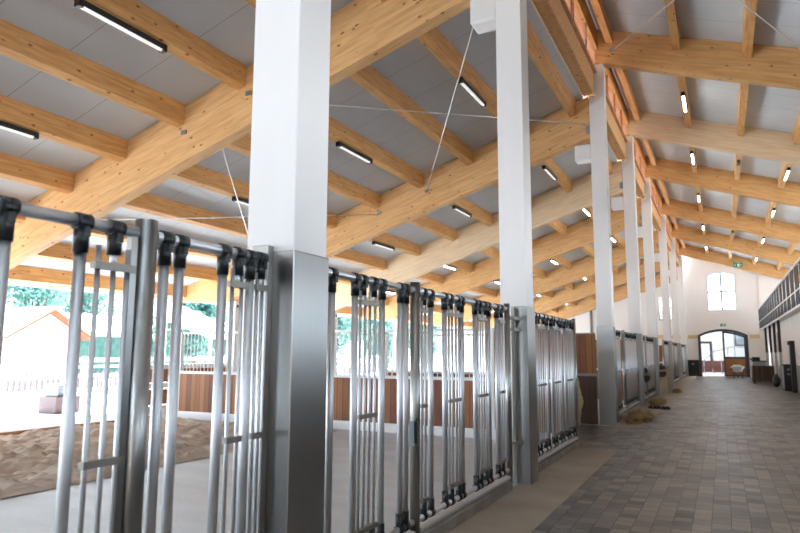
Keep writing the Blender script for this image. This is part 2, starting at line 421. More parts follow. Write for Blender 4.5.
purlin_done = True

# ------------------------------------------------------------------ batten lights
def lamp(x, y, z, lit, label, grp, hous=True):
    t_ = thing('batten_light', label, 'lamp', (x, y, z-.045), grp)
    MB().box(x-.045, x+.045, y-.70, y+.70, z-.075, z).build('housing', M['blackmetal'], t_, .006)
    for s_ in (-1, 1): MB().box(x-.05, x+.05, y+.675*s_-.035, y+.675*s_+.035, z-.105, z+.001).build('end_cap', M['blackmetal'], t_, .006)
    MB().tube((x, y-.64, z-.078), (x, y+.64, z-.078), .030, 12).build('diffuser', M['lit' if lit else 'diff'], t_)
mids = [(-1.3, 5.6), None]
baymid = {0: -1.0, 1: 5.62, 2: 11.7, 3: 18.2, 4: 23.8, 5: 30.3, 6: 37.7, 7: 45.2}
for b in range(1, 8):
    for i in (1, 3, 5, 7):
        x = spx[i]-.075
        lamp(x, baymid[b], zs(x)+.685, b >= 4, '%s light on %s purlin of side roof, %s' % ('lit batten' if b >= 4 else 'black batten', ordn[i], bayn[b]), 'side roof batten lights')
    if b >= 3:
        for i in (1, 3):
            x = npx[i]-.085
            lamp(x, baymid[b]+.3, zn(x)+.515, True, 'lit batten light under %s aisle purlin, %s' % (ordn[i], bayn[b]), 'batten lights over the aisle')
        if b in (4, 6):
            x = npx[2]-.085
            tag(MB().box(x-.05, x+.05, baymid[b]-.3, baymid[b]+.1, zn(x)+.42, zn(x)+.515).build('sensor_box', M['blackmetal']), 'small dark box under the third aisle purlin, %s' % bayn[b], 'sensor')

# ------------------------------------------------------------------ bracing cables
def cable(p, q, label, r=.011):
    mb = MB().tube(p, q, r, 8)
    P, Q = Vector(p), Vector(q); mdl = P+(Q-P)*.55; d = (Q-P).normalized()
    mb.tube(mdl-d*.12, mdl+d*.12, r*1.6, 8)
    tag(mb.build('bracing_cable', M['wire']), label, 'cable', 'roof bracing cables')
cable((-6.76, 15.18, 5.79), (-2.75, 8.24, 6.78), 'steel bracing cable rising steeply to the second column top')
cable((-2.6, 15.18, 6.98), (-6.8, 8.24, 5.8), 'steel bracing cable running level to the third column top')
cable((-8.16, 15.18, 5.3), (-12.3, 8.24, 4.2), 'thin level bracing cable above the nearest fence')
cable((-12.3, 15.18, 4.2), (-7.6, 8.24, 5.3), 'bracing cable dropping behind the nearest column')
cable((-1.95, 15.18, 8.68), (1.95, 8.25, 7.45), 'pale bracing rod from the third column top up over the aisle', .018)
cable((2.3, 15.18, 7.3), (-1.9, 8.25, 8.7), 'grey bracing rod crossing over the aisle at upper right', .012)

# ------------------------------------------------------------------ feeding fences
FX = -2.33
def fence(y0, y1, thick, slims, posts, label, detail=True, pr=.045, extra=None):
    """thick: y list; slims: list of lists (a bracketed group); posts: list of (y, radius, square)"""
    f = thing('feeding_fence', label, 'fence', (FX, (y0+y1)/2, 0), 'steel feeding fences along the aisle')
    n = 16 if detail else 8
    MB().tube((FX, y0, 2.125), (FX, y1, 2.125), .026, n).build('top_rail', M['tube'], f)
    MB().tube((FX, y0, .225), (FX, y1, .225), .026, n).build('bottom_rail', M['tube'], f)
    def clamp(y, drop=.12):
        MB().tube((FX, y-.032, 2.125), (FX, y+.032, 2.125), .036, n).tube((FX, y, 2.125), (FX, y, 2.125-drop-.01), .031, n).box(FX+.02, FX+.042, y-.012, y+.012, 2.06, 2.10).build('clamp', M['black'], f)
    def foot(y):
        MB().tube((FX, y-.032, .225), (FX, y+.032, .225), .036, n).tube((FX, y, .225), (FX, y, .345), .031, n).build('foot_socket', M['black'], f)
    for y in thick:
        MB().tube((FX, y, .33), (FX, y, 2.02), .0245, n).build('upright_tube', M['tube'], f)
        clamp(y); foot(y)
    for g in slims:
        if not g: continue
        for y in g:
            if detail: MB().tube((FX, y, .30), (FX, y, 2.04), .0115, 10).build('slim_bar', M['tube'], f)
        if not detail:
            s = MB()
            for y in g: s.tube((FX, y, .30), (FX, y, 2.04), .0115, 6)
            s.build('slim_bars', M['tube'], f)
        for z in (1.955, 1.14, .36):
            if z > 1.9 or z < .5: MB().box(FX-.012, FX+.024, g[0]-.03, g[-1]+.03, z-.016, z+.016).build('bracket', M['dull'], f)
            else: MB().box(FX-.012, FX+.02, g[0]-.02, g[-1]+.02, z-.015, z+.015).build('bracket', M['dull'], f)
        cs = [sum(g)/len(g)] if len(g) < 4 else [g[0]*.6+g[1]*.4, g[2]*.4+g[3]*.6]
        for y in cs:
            clamp(y, .11); foot(y)
            MB().tube((FX, y, 1.955), (FX, y, 2.03), .016, 8).build('stub', M['tube'], f)
    for (y, r) in posts:
        MB().tube((FX, y, 0.006), (FX, y, 2.19), r, 24 if detail else 12).build('post', M['steel'], f)
    # low sill beam the fence stands on
    MB().box(FX-.06, FX+.05, y0, y1, .012, .10).build('sill', M['kerb'], f)
    MB().box(FX-.04, FX+.035, y0, y1, .125, .165).build('sill_rail', M['tube'], f, .01)
    return f
fence(-1.2, 2.03, [.2, .52, .80, 1.12, 1.44, 1.755], [[.60, .66, .72], [1.842, 1.92, 1.992]], [(2.086, .05)], 'nearest section of steel tube fence, at the left edge of the picture')
fence(2.14, 2.95, [2.2, 2.296, 2.60, 2.82], [[2.68, 2.755], [2.885, 2.93]], [], 'short fence section ending at the nearest clad column')
fence(3.39, 4.94, [3.668, 3.976, 4.39, 4.708, 4.81], [[4.054, 4.127, 4.20, 4.28]], [(4.993, .042)], 'fence section just right of the nearest clad column')
fence(5.05, 7.58, [5.32, 5.645, 6.088, 6.483, 6.923, 7.22], [[5.126, 5.20], [5.757, 5.833, 5.938, 6.015], [6.58, 6.66, 6.74, 6.83], [7.31, 7.38, 7.46]], [(7.637, .035)], 'fence section in the middle of the picture, before the second column')
fence(8.38, 11.55, [8.42, 8.66, 8.95, 9.62, 9.9, 10.55, 10.83, 11.45], [[8.50, 8.58], [9.08, 9.2, 9.33, 9.47], [10.02, 10.15, 10.28, 10.42], [10.95, 11.07, 11.2, 11.33]], [(11.61, .036)], 'fence section beyond the second column, ending at the passage')
def pattern(a, b):
    th = []; sl = []; y = a
    while y+.62 < b:
        th += [y, y+.60]; sl.append([y+.12, y+.24, y+.36, y+.48]); y += .93
    return th, sl
for (a, b, lab, pp) in ((15.6, 17.95, 'stall fence directly beyond the third column', 18.0), (18.08, 20.85, 'stall fence behind the first hay pile, reaching the fourth column', 20.85),
                    (21.35, 23.3, 'stall fence beyond the fourth column, first half', 23.36), (23.45, 26.3, 'stall fence ending at the fifth column', 26.3),
                    (31.0, 33.9, 'stall fence beyond the beige block, reaching the sixth column', 31.0), (34.4, 37.5, 'stall fence beyond the sixth column', 37.55), (37.65, 41.1, 'stall fence reaching the seventh column', 41.05),
                    (41.6, 45.0, 'stall fence beyond the seventh column', 45.05), (45.15, 48.9, 'last stall fence before the end wall', 48.85)):
    th, sl = pattern(a+.12, b)
    fence(a, b, th, sl, [(pp, .045)], lab, detail=a < 19)
# post fin beside the round post, latch, straps at columns
ff = [o for o in bpy.data.objects if o.get('category') == 'fence']
MB().box(-2.345, -2.315, 1.995, 2.03, .02, 2.12).build('post_fin', M['steel'], ff[0])
t_ = thing('gate_channel', 'steel channel fixed to the face of the nearest column', 'channel', (-2.37, 2.98, .02))
MB().box(-2.43, -2.315, 2.955, 3.006, .02, 2.21).build('channel', M['steel'], t_, .004)
MB().tube((-2.40, 2.94, 2.15), (-2.40, 2.956, 2.15), .012, 10).build('bolt', M['bracket'], t_)
t_ = thing('gate_channel', 'flat steel post strapped to the face of the second column', 'channel', (-2.33, 7.9, .02))
MB().box(-2.35, -2.31, 7.88, 7.94, .02, 2.16).build('flat_post', M['dull'], t_)
MB().tube((-2.36, 7.80, .1), (-2.36, 7.80, 2.0), .024, 14).build('tube', M['tube'], t_)
for z in (2.02, 1.88, .5): MB().box(-2.33, -2.26, 7.70, 7.986, z-.02, z+.02).build('strap', M['dull'], t_)
lt = MB().box(-2.345, -2.285, 4.90, 4.952, .83, 1.03).build('latch', M['greybox'], ff[2], .008)
MB().tube((-2.29, 4.91, 1.03), (-2.25, 4.86, 1.06), .009, 8).box(-2.29, -2.27, 4.89, 4.91, .86, 1.03).build('lever', M['black'], lt)

# ------------------------------------------------------------------ timber and bar partitions across the stalls
def partition(y, x0, x1, xs, label, h=2.03, bars=True, rail=1.09, end=True):
    """x0..x1 the run; bars left of xs, solid boards right of it"""
    p = thing('stall_partition', label, 'partition', ((x0+x1)/2, y, 0), 'timber stall partitions')
    MB().box(x0, x1, y-.07, y+.07, .006, .14).build('kerb', M['post_white'], p)
    MB().box(x0, x1, y-.03, y+.03, .17, rail-.03).build('boards', M['boards'], p)
    MB().box(x0, x1, y-.04, y+.04, rail-.03, rail+.03).build('middle_rail', M['post_white'], p)
    MB().box(x0, x1, y-.035, y+.035, .14, .18).build('bottom_rail', M['post_white'], p)
    MB().box(x0, x1, y-.025, y+.025, h-.03, h+.02).build('top_rail', M['post_white'] if bars else M['dull'], p)
    if xs > x0+.2:
        n = int((xs-x0)/.11); s = MB()
        for i in range(1, n):
            s.tube((x0+(xs-x0)*i/n, y, rail), (x0+(xs-x0)*i/n, y, h), .011, 6, cap=False)
        tag(s.build('bar_grille', M['post_white'], p))
    if xs < x1-.05: MB().box(xs, x1, y-.028, y+.028, rail+.03, h-.03).build('upper_boards', M['boards'], p)
    s = [x0, xs if x0+.3 < xs < x1-.05 else None, (x1-.06) if end else None]+([(x0+xs)/2] if xs-x0 > 5 else [])
    for x in s:
        if x is not None: MB().box(x, x+.06, y-.045, y+.045, .006, h+.03).build('post', M['post_white'], p)
    return p
partition(11.76, -11.75, -2.60, -3.9, 'timber and white bar partition behind the fence, at the end of the sand')
p_ = partition(15.25, -8.0, -3.75, -3.75, 'brown boards with white bars across the stalls behind the passage', end=False)
p_ = thing('stall_partition', 'brown solid board partition left of the third column, shade painted into lower boards', 'partition', (-3.2, 15.25, 0), 'timber stall partitions')
MB().box(-3.74, -2.58, 15.20, 15.30, .006, 1.07).build('lower_boards_shaded', M['crate_wood'], p_)  # darker wood: the shade on these boards is put into their colour
MB().box(-3.74, -2.58, 15.22, 15.28, 1.13, 2.02).build('upper_boards', M['boards'], p_)
MB().box(-3.74, -2.58, 15.20, 15.30, 1.07, 1.13).build('middle_rail', M['dull'], p_)
MB().box(-3.74, -2.58, 15.21, 15.29, 2.02, 2.05).build('top_rail', M['dull'], p_)
for y, l in ((20.9, 'brown partition inside the stalls at the fourth column'), (26.5, 'brown partition inside the stalls at the fifth column'), (31.0, 'brown partition behind the beige block'), (37.6, 'brown partition inside the far stalls')):
    partition(y, -6.9, -2.60, -5.2, l)

# hay bag beside the passage
def lumpy(name, c, sx, sy, sz, mt, amp, freq, seed, sub=4, flat=False):
    mb = MB(); mb.ball((0,0,0), 1, sub=sub)
    for v in mb.bm.verts:
        d = noise.noise(v.co*freq+Vector((seed, 0, 0)))*amp+noise.noise(v.co*freq*3+Vector((seed, 4, 0)))*amp*.5
        v.co *= 1+d
        v.co.x *= sx; v.co.y *= sy; v.co.z *= sz
        if flat and v.co.z < 0: v.co.z = 0
        v.co += Vector(c)
    return mb
def strands(mb, c, sx, sy, sz, n, L=.12, w=.004):
    for _ in range(n):
        a = random.uniform(0, 2*math.pi); r = random.random()**.5
        x = c[0]+sx*r*math.cos(a)*1.08; y = c[1]+sy*r*math.sin(a)*1.08
        z = c[2]+sz*math.sqrt(max(0, 1-r*r))*random.uniform(.85, 1.08)+.006
        d = Vector((random.gauss(0,1), random.gauss(0,1), random.gauss(0,.35))).normalized()*random.uniform(.4, 1)*L
        s = Vector((-d.y, d.x, random.uniform(-.3,.3)*d.length)).normalized()*w
        p = Vector((x, y, z))
        if p.z+min(0, d.z) < .008: d.z = abs(d.z)
        mb.quad([p-s, p+s, p+d+s, p+d-s])
    return mb
b = lumpy('hay_bag', (-2.76, 13.3, .62), .20, .22, .56, M['bale'], .22, 2.2, 3)
tag(b.build('hay_bag', M['bale'], recalc=True), 'beige lumpy hay bag standing at the passage beyond the fence end', 'bag')
o = bpy.data.objects['hay_bag']
for (cx, cy, sx, sy, sz, lab) in ((-1.87, 16.75, .27, 1.1, .19, 'loose hay pile on the floor beside the third column'), (-1.92, 22.3, .22, .85, .13, 'loose hay pile by the fourth column, behind the black rope'),
                                  (-1.74, 28.9, .13, .5, .08, 'small brown heap of hay in front of the beige block')):
    mb = lumpy('hay_pile', (cx, cy, .004), sx, sy, sz, M['hay'], .35, 2.5, cy, sub=4, flat=True)
    strands(mb, (cx, cy, 0), sx, sy, sz, 1500, .16, .003)
    tag(mb.build('hay_pile', M['hay'], recalc=False), lab, 'hay', 'hay piles')
# black rope
pts = [(-2.0+.55*i/40+.03*math.sin(i*1.3), 20.35+.22*math.sin(i*.9)+.12*math.sin(i*2.1), .03+.012*(i % 3)) for i in range(41)]
tag(MB().path(pts, .028, 8).build('lead_rope', M['black']), 'black rope lying coiled on the floor between the two hay piles', 'rope')
# beige block beyond fifth column
t_ = thing('straw_bale', 'tall beige block of straw in the gap beyond the fifth column', 'bale', (-2.3, 28.9, 0))
lum = MB().box(-2.62, -2.05, 28.4, 30.3, .008, 1.05)
bmesh.ops.subdivide_edges(lum.bm, edges=lum.bm.edges[:], cuts=8, use_grid_fill=True)
for v in lum.bm.verts:
    if v.co.z > .05: v.co += Vector((noise.noise(v.co*4)*.035, noise.noise(v.co*4+Vector((9,0,0)))*.035, noise.noise(v.co*5)*.02))
lum.build('bale_body', M['bale'], t_)
MB().box(-2.045, -2.03, 28.85, 28.88, .01, 1.06).box(-2.045, -2.03, 29.75, 29.78, .01, 1.06).build('twine', M['dull'], t_)

# black feed boxes hung on the fence posts
for y, dx, lab in ((21.7, 0, 'black two-part feed box hung on the fence just beyond the fourth column'), (26.58, .13, 'black two-part feed box hung on the fifth column')):
    t_ = thing('feed_box', lab, 'feed box', (-2.2+dx, y, .7), 'black feed boxes')
    q = .16 if dx else .21
    MB().prism([(-2.29+dx, .96), (-2.08+dx, 1.0), (-2.08+dx, 1.08), (-2.14+dx, 1.14), (-2.29+dx, 1.14)], 'y', y-q, y+q).build('upper_box', M['black'], t_, .01)
    MB().prism([(-2.29+dx, .68), (-2.12+dx, .70), (-2.06+dx, .80), (-2.06+dx, .90), (-2.29+dx, .90)], 'y', y-q, y+q).build('lower_box', M['black'], t_, .01)
    MB().box(-2.295+dx, -2.27+dx, y-.1, y+.1, .88, .98).build('strap', M['dull'], t_)

# ------------------------------------------------------------------ end wall
def arch(x0, x1, z0, zsp, zc, n=12):
    xm = (x0+x1)/2; h = (x1-x0)/2; s = zc-zsp; R_ = (h*h+s*s)/(2*s); th = math.asin(h/R_)
    pts = [(x0, z0), (x1, z0)]
    for i in range(n+1):
        a = th-2*th*i/n; pts.append((xm+R_*math.sin(a), zc-R_+R_*math.cos(a)))
    return pts
door_ = arch(-1.47, 1.62, 0, 2.83, 3.25); door_[0] = (-1.47, .0); door_[1] = (1.62, 0)
winA = arch(-.72, 1.06, 4.54, 6.96, 7.22); winB = arch(-3.95, -3.05, 3.93, 5.5, 5.65)
winC = arch(-7.6, -6.7, 3.3, 4.1, 4.25)
outer = [(-15.4, 0), (-1.66, 0)]+door_[2:][::-1][0:0]
# wall outline goes round the door opening
arc = door_[2:]   # from right spring to left spring
outer = [(-15.4, 0), (-1.47, 0)]+arc[::-1]+[(1.62, 0), (7.6, 0), (7.6, zn(7.6)+DN), (-2.4, zn(-2.4)+DN), (-2.66, 7.9), (-15.4, zs(-15.4)+DS)]
tag(MB().holes(outer, [winA, winB], 'y', YE, YE+.3).build('wall_end', M['plaster']), kind='structure')
tag(MB().box(2.42, 2.71, 49.86, YE, 3.8, 6.9).build('trim_2', M['plaster']), kind='structure')
tag(MB().box(-2.11, -1.47, 49.96, YE, 2.6, 2.86).box(1.74, 2.34, 49.96, YE, 2.6, 2.86).build('trim_3', M['band']), kind='structure')
tag(MB().box(-5.4, -2.5, 49.96, YE, 2.6, 2.86).build('trim_4', M['band']), kind='structure')
tag(MB().tube((-8.7, 49.9, 0), (-8.7, 49.9, 5.4), .09, 12).build('downpipe', M['panel_grey']), 'grey vertical pipe on the end wall at far left', 'pipe')
def window(n, poly, x0, x1, z0, zsp, zc, zm):
    w = MB()
    t = .05; xm = (x0+x1)/2
    inner = arch(x0+t, x1-t, z0+t, zsp-.01, zc-t)
    w.holes(poly, [inner], 'y', YE+.10, YE+.16)
    w.box(xm-.05, xm+.05, YE+.105, YE+.155, z0+t, zc-t-.005)
    w.box(x0+t, x1-t, YE+.108, YE+.152, zm-.05, zm+.05)
    o = w.build('window_%d' % n, M['frame_grey']); tag(o, kind='structure')
    MB().prism(poly, 'y', YE+.128, YE+.132).build('pane', M['glass'], o)
window(1, winA, -.72, 1.06, 4.54, 6.96, 7.22, 5.85)
window(2, winB, -3.95, -3.05, 3.93, 5.5, 5.65, 4.8)
# arched door frame, door leaf
fr = MB(); inner = arch(-1.31, 1.46, 0, 2.74, 3.09)
oarc = door_[2:]; iarc = inner[2:]
fr.prism([(1.62, 0)]+oarc+[(-1.47, 0), (-1.31, 0)]+iarc[::-1]+[(1.46, 0)], 'y', YE-.03, YE+.2)
d = fr.build('door_1', M['frame_dark']); tag(d, kind='structure')
leaf = thing('stable_door', 'right half of the arched door, glazed above with a brown wood lower panel', 'door', (.78, YE+.08, 0))
n = 8; zt = lambda x: 3.09-(x+.02)**2*.16
top = [(x, zt(x)) for x in [1.46-1.4*i/n for i in range(n+1)]]
topi = [(x, zt(x)-.12) for x in [1.37-1.19*i/n for i in range(n+1)]]
fb = MB().holes([(.06, 0.02), (1.46, 0.02)]+top, [[(.18, 1.36), (1.37, 1.36)]+topi, [(.16, .12), (1.38, .12), (1.38, 1.22), (.16, 1.22)]], 'y', YE+.03, YE+.10)
fb.build('frame', M['frame_dark'], leaf)
MB().box(.16, 1.38, YE+.045, YE+.085, .12, 1.22).build('wood_panel', M['door_wood'], leaf)
MB().prism([(.18, 1.36), (1.37, 1.36)]+topi, 'y', YE+.06, YE+.066).build('pane', M['glass'], leaf)
MB().box(.76, .79, YE+.05, YE+.08, 1.36, 2.9).box(.18, 1.37, YE+.05, YE+.08, 2.0, 2.03).build('glazing_bar', M['frame_grey'], leaf)
tag(MB().box(-2.28, -1.48, 49.80, 49.985, .006, 1.12).build('door_cabinet', M['blackmetal'], None, .01), 'black panel standing against the end wall left of the arched door', 'cabinet')
dc = bpy.data.objects['door_cabinet']; MB().box(-1.95, -1.78, 49.785, 49.80, .78, .92).build('badge', M['dull'], dc)
# exit signs
def exit_sign(name, x, y, z, s, label):
    t_ = thing(name, label, 'sign', (x, y, z))
    w, h = .56*s, .30*s
    MB().box(x-w/2, x+w/2, y-.02, y+.02, z, z+h).build('panel', M['green'], t_, .004)
    g = MB(); yy = y-.021
    # white pictogram: doorway on the left, arrow, running figure
    g.box(x-w*.06, x+w*.14, yy-.002, yy, z+h*.18, z+h*.82)
    g.box(x-w*.42, x-w*.24, yy-.002, yy, z+h*.44, z+h*.56)
    g.prism([(x-w*.42, z+h*.5), (x-w*.33, z+h*.26), (x-w*.33, z+h*.74)], 'y', yy-.002, yy)
    for a, b in (((.22,.30),(.30,.48)), ((.30,.48),(.27,.66)), ((.30,.48),(.38,.30)), ((.27,.62),(.36,.55)), ((.27,.62),(.20,.52))):
        g.tube((x+w*a[0], yy-.001, z+h*a[1]), (x+w*b[0], yy-.001, z+h*b[1]), .012*s, 6)
    g.ball((x+w*.26, yy-.002, z+h*.78), .022*s, sy=.3)
    g.build('pictogram', M['signwhite'], t_)
    return t_
e = exit_sign('exit_sign', 1.28, 48.9, 7.36, 1., 'green exit sign hanging below the farthest beam over the aisle')
MB().tube((1.1, 48.9, 7.66), (1.1, 48.9, 7.8), .008, 6).tube((1.46, 48.9, 7.66), (1.46, 48.9, 7.8), .008, 6).build('hanger', M['dark'], e)
exit_sign('exit_sign', .15, 49.975, 3.43, .62, 'small green exit sign on the wall over the arched door')

# yard building seen through the door
tag(MB().box(-12, 12, 62, 62.3, -.16, 7).build('wall_hall', M['plaster_out']), kind='structure')
tag(MB().box(-8, 8, 50.6, 62, -.16, -.005).build('floor_hall', M['gravel']), kind='structure')
tag(MB().box(-8, 8, 50.8, 62, 4.6, 4.75).build('ceiling_hall_added', M['plaster']), kind='structure')  # unseen roof, added to darken the space behind the door
tag(MB().box(-8.2, -8, 50.6, 62, -.1, 2.2).build('wall_hall_left_added', M['plaster_out']), kind='structure')  # unseen side, added to cut daylight; open band left above it
tag(MB().box(8, 8.2, 50.6, 62, -.1, 2.2).build('wall_hall_right_added', M['plaster_out']), kind='structure')  # added on this side too, out of view, to dim the hall
w = MB().holes([(-1.75, .3), (-.75, .3), (-.75, 2.6), (-1.75, 2.6)], [[(-1.6, .3+.12), (-.95, .42), (-.95, 2.40), (-1.6, 2.40)]], 'y', 61.9, 62.0)
o = w.build('window_3', M['frame_dark']); tag(o, kind='structure'); MB().box(-1.6, -.95, 61.95, 61.96, .42, 2.40).build('pane', M['signwhite'], o)  # opaque white pane, the window's brightness is put into its colour
w = MB().holes([(1.0, 2.2), (2.2, 2.2), (2.2, 4.2), (1.0, 4.2)], [[(1.12, 2.32), (2.08, 2.32), (2.08, 4.08), (1.12, 4.08)]], 'y', 61.9, 62.0)
o = w.build('window_4', M['frame_dark']); tag(o, kind='structure'); MB().box(1.12, 2.08, 61.95, 61.96, 2.32, 4.08).build('pane', M['greybox'], o)
t_ = thing('yard_barrier', 'low red-brown boarded barrier seen through the arched door', 'barrier', (-.6, 57.5, 0))
s = MB()
for i in range(5): s.box(-1.9+i*.62, -1.36+i*.62, 57.47, 57.53, .1, 1.0)
s.build('boards', M['redwood'], t_)
for i in range(6): MB().box(-1.96+i*.62, -1.90+i*.62, 57.45, 57.55, -.004, 1.1).build('post', M['frame_dark'], t_)
t_ = thing('handrail', 'thin sloping handrail seen through the arched door', 'handrail', (-.7, 59, 0))
MB().path([(-1.5, 59, .9), (-.6, 59, 1.75), (.5, 59, 2.0)], .03).tube((-1.5, 59, .0), (-1.5, 59, .9), .03).tube((.4, 59, 0), (.4, 59, 1.98), .03).build('rail', M['bracket'], t_)

# wheelbarrow in front of door
t_ = thing('wheelbarrow', 'white wheelbarrow with green load in front of the arched door', 'wheelbarrow', (.84, 47.5, 0))
tubm = MB(); seg = 20
prev = None
for (z, a, bb) in ((.40, .20, .30), (.50, .30, .42), (.66, .38, .50), (.74, .42, .55)):
    ring = [tubm.bm.verts.new((.84+a*math.copysign(abs(math.cos(2*math.pi*i/seg))**.6, math.cos(2*math.pi*i/seg)), 47.5+bb*math.copysign(abs(math.sin(2*math.pi*i/seg))**.6, math.sin(2*math.pi*i/seg)), z)) for i in range(seg)]
    if prev:
        for i in range(seg): tubm.bm.faces.new((prev[i], prev[(i+1) % seg], ring[(i+1) % seg], ring[i]))
    else: tubm.bm.faces.new(ring[::-1])
    prev = ring
tubm.build('tub', M['whitecloth'], t_)
lumpy('l', (.84, 47.5, .70), .34, .46, .16, None, .2, 2, 5, sub=3).build('load', M['greenbox'], t_)
MB().tube((.81, 48.05, .2), (.87, 48.05, .2), .2, 20).build('wheel', M['black'], t_)
for s_ in (-1, 1):
    MB().path([(.84+.06*s_, 48.05, .2), (.84+.16*s_, 47.7, .40), (.84+.36*s_, 46.9, .62), (.84+.40*s_, 46.6, .66)], .02).build('handle', M['blackmetal'], t_)
    MB().path([(.84+.22*s_, 47.35, .45), (.84+.25*s_, 47.2, .006)], .035).build('leg', M['blackmetal'], t_)

# ------------------------------------------------------------------ right side: wall, gallery
RW = 2.70; GX = 2.35
tag(MB().holes([(-6.5, 0), (50, 0), (50, 3.15), (-6.5, 3.15)], [[(a, 1.75), (a+3.2, 1.75), (a+3.2, 2.95), (a, 2.95)] for a in (-5, -1, 3, 7, 11, 15, 19)], 'x', RW, RW+.3).build('wall_right', M['plaster']), kind='structure')
tag(MB().box(GX, 7.6, -6.5, 50, 3.15, 3.40).build('floor_gallery', M['plaster']), kind='structure')
tag(MB().box(RW-.02, RW, 22.7, 31.1, 0.004, 1.12).build('baseboard_right', M['panel_grey']), kind='structure')
ups = []; y = 18.3
while y < 48: ups.append([(y, 3.75), (y+2.8, 3.75), (y+2.8, 5.9), (y, 5.9)]); y += 3.1
tag(MB().holes([(-6.5, 3.40), (50, 3.40), (50, zn(7.4)+DN-.02), (-6.5, zn(7.4)+DN-.02)], ups, 'x', 7.4, 7.6).build('wall_upper', M['plaster']), kind='structure')
tag(MB().box(RW-.05, RW, -6.4, 22.6, .004, 1.62).build('wall_boards', M['crate_wood']), kind='structure')
tag(MB().holes([(-2.66, 0), (7.4, 0), (7.4, zn(7.4)+DN-.02), (-2.3, zn(-2.3)+DN-.02), (-2.66, 7.6)], [[(-2.2, 3.6), (2.2, 3.6), (2.2, 6.0), (-2.2, 6.0)]], 'y', -6.9, -6.5).build('wall_rear', M['plaster']), kind='structure')
tag(MB().holes([(-15.4, 0), (-2.66, 0), (-2.66, 7.6), (-15.4, zs(-15.4)+DS-.02)], [[(-13.5, .1), (-6.5, .1), (-6.5, 3.0), (-13.5, 3.0)], [(-7, 3.2), (-4, 3.2), (-4, 4.6), (-7, 4.6)]], 'y', -6.9, -6.5).build('wall_rear_side', M['plaster']), kind='structure')
# railing
t_ = thing('gallery_railing', 'dark blue panelled railing of the upper gallery on the right', 'railing', (GX-.03, 22, 3.1))
MB().box(GX-.07, GX-.0, -6.4, 49.4, 4.45, 4.52).build('handrail', M['post_white'], t_)
MB().box(GX-.065, GX-.045, -6.4, 49.4, 3.63, 3.67).build('lower_rail', M['post_white'], t_)
MB().box(GX-.05, GX-.002, -6.4, 49.4, 3.10, 3.17).build('edge_trim', M['post_white'], t_)
y = -6.3
while y < 49.2:
    MB().box(GX-.04, GX-.02, y, y+1.12, 3.19, 4.45).build('panel', M['navy'], t_)
    y += 1.6
for i, (y, lab) in enumerate(((35.3, 'nearest dark and steel post of the stable front under the gallery'), (38.3, 'second dark and steel post of the stable front under the gallery'), (41.6, 'third dark and steel post of the stable front under the gallery'), (45.6, 'farthest dark and steel post of the stable front under the gallery'))):
    t_ = thing('stable_post', lab, 'post', (GX+.1, y, 0), 'stable front posts under the gallery')
    MB().box(GX+.04, GX+.16, y-.06, y+.06, 1.65, 3.149).build('dark_upper', M['blackmetal'], t_)
    MB().box(GX+.05, GX+.15, y-.05, y+.05, .006, 1.65).build('steel_lower', M['steel'], t_)
    if i == 1: MB().box(RW-.05, RW-.01, y+.12, y+1.5, 1.7, 2.7).build('wood_infill', M['door_wood'], t_)
t_ = thing('stable_jamb', 'tall dark post beside the black cabinet on the right', 'post', (2.5, 31.4, 0))
MB().box(2.52, RW-.006, 31.2, 31.7, .006, 2.12).build('jamb', M['blackmetal'], t_)
MB().box(2.46, 2.52, 31.25, 31.65, 1.95, 2.10).build('bracket', M['redwood'], t_)
t_ = thing('cabinet', 'black cabinet against the white wall at the right edge', 'cabinet', (2.35, 32.6, 0))
MB().box(2.32, RW-.006, 32.3, 33.4, .006, 1.13).build('body', M['blackmetal'], t_, .01)
MB().box(2.30, 2.32, 32.35, 33.35, .1, 1.05).build('door', M['steel'], t_)
for z in (.88, .68): MB().box(2.44, 2.54, 32.285, 32.3, z, z+.08).build('badge', M['bracket'], t_)
# slatted crate
t_ = thing('wooden_crate', 'dark slatted wooden crate on the floor near the end wall', 'crate', (1.9, 40, 0))
for i in range(8): MB().box(1.44+i*.115, 1.53+i*.115, 39.0, 39.03, .10, .92).build('slat', M['crate_wood'], t_)
for i in range(12): MB().box(1.40, 1.43, 39.05+i*.16, 39.17+i*.16, .10, .92).build('slat', M['crate_wood'], t_)
for x, y in ((1.43, 39.03), (2.28, 39.03), (1.43, 40.9), (2.28, 40.9)): MB().box(x, x+.07, y, y+.07, .006, .94).build('corner_post', M['crate_wood'], t_)
MB().box(1.43, 2.34, 39.03, 40.97, .10, .14).build('base', M['crate_wood'], t_)
MB().box(1.43, 2.34, 40.98, 41.01, .10, .92).box(2.35, 2.38, 39.03, 40.97, .1, .92).build('back_boards', M['crate_wood'], t_)
tag(lumpy('bin_bag', (2.30, 36.6, .28), .16, .3, .34, M['black'], .2, 2, 8).build('bin_bag', M['black']), 'black sack slumped beside the slatted crate', 'sack')
# grey cart behind crate
t_ = thing('feed_cart', 'grey cart with a dark top behind the slatted crate', 'cart', (1.85, 43.6, 0))
MB().box(1.55, 2.25, 43.2, 44.2, .25, 1.12).build('body', M['greybox'], t_, .02)
MB().box(1.50, 2.30, 43.15, 44.25, 1.12, 1.17).build('top', M['blackmetal'], t_)
MB().box(1.55, 1.95, 43.3, 43.8, 1.17, 1.38).build('tray', M['black'], t_)
MB().box(1.42, 1.62, 43.25, 43.4, 1.22, 1.30).build('handle', M['redwood'], t_)
for x in (1.6, 2.15):
    for y in (43.3, 44.1): MB().tube((x-.03, y, .13), (x+.03, y, .13), .123, 14).box(x-.02, x+.02, y-.02, y+.02, .13, .26).build('wheel', M['black'], t_)

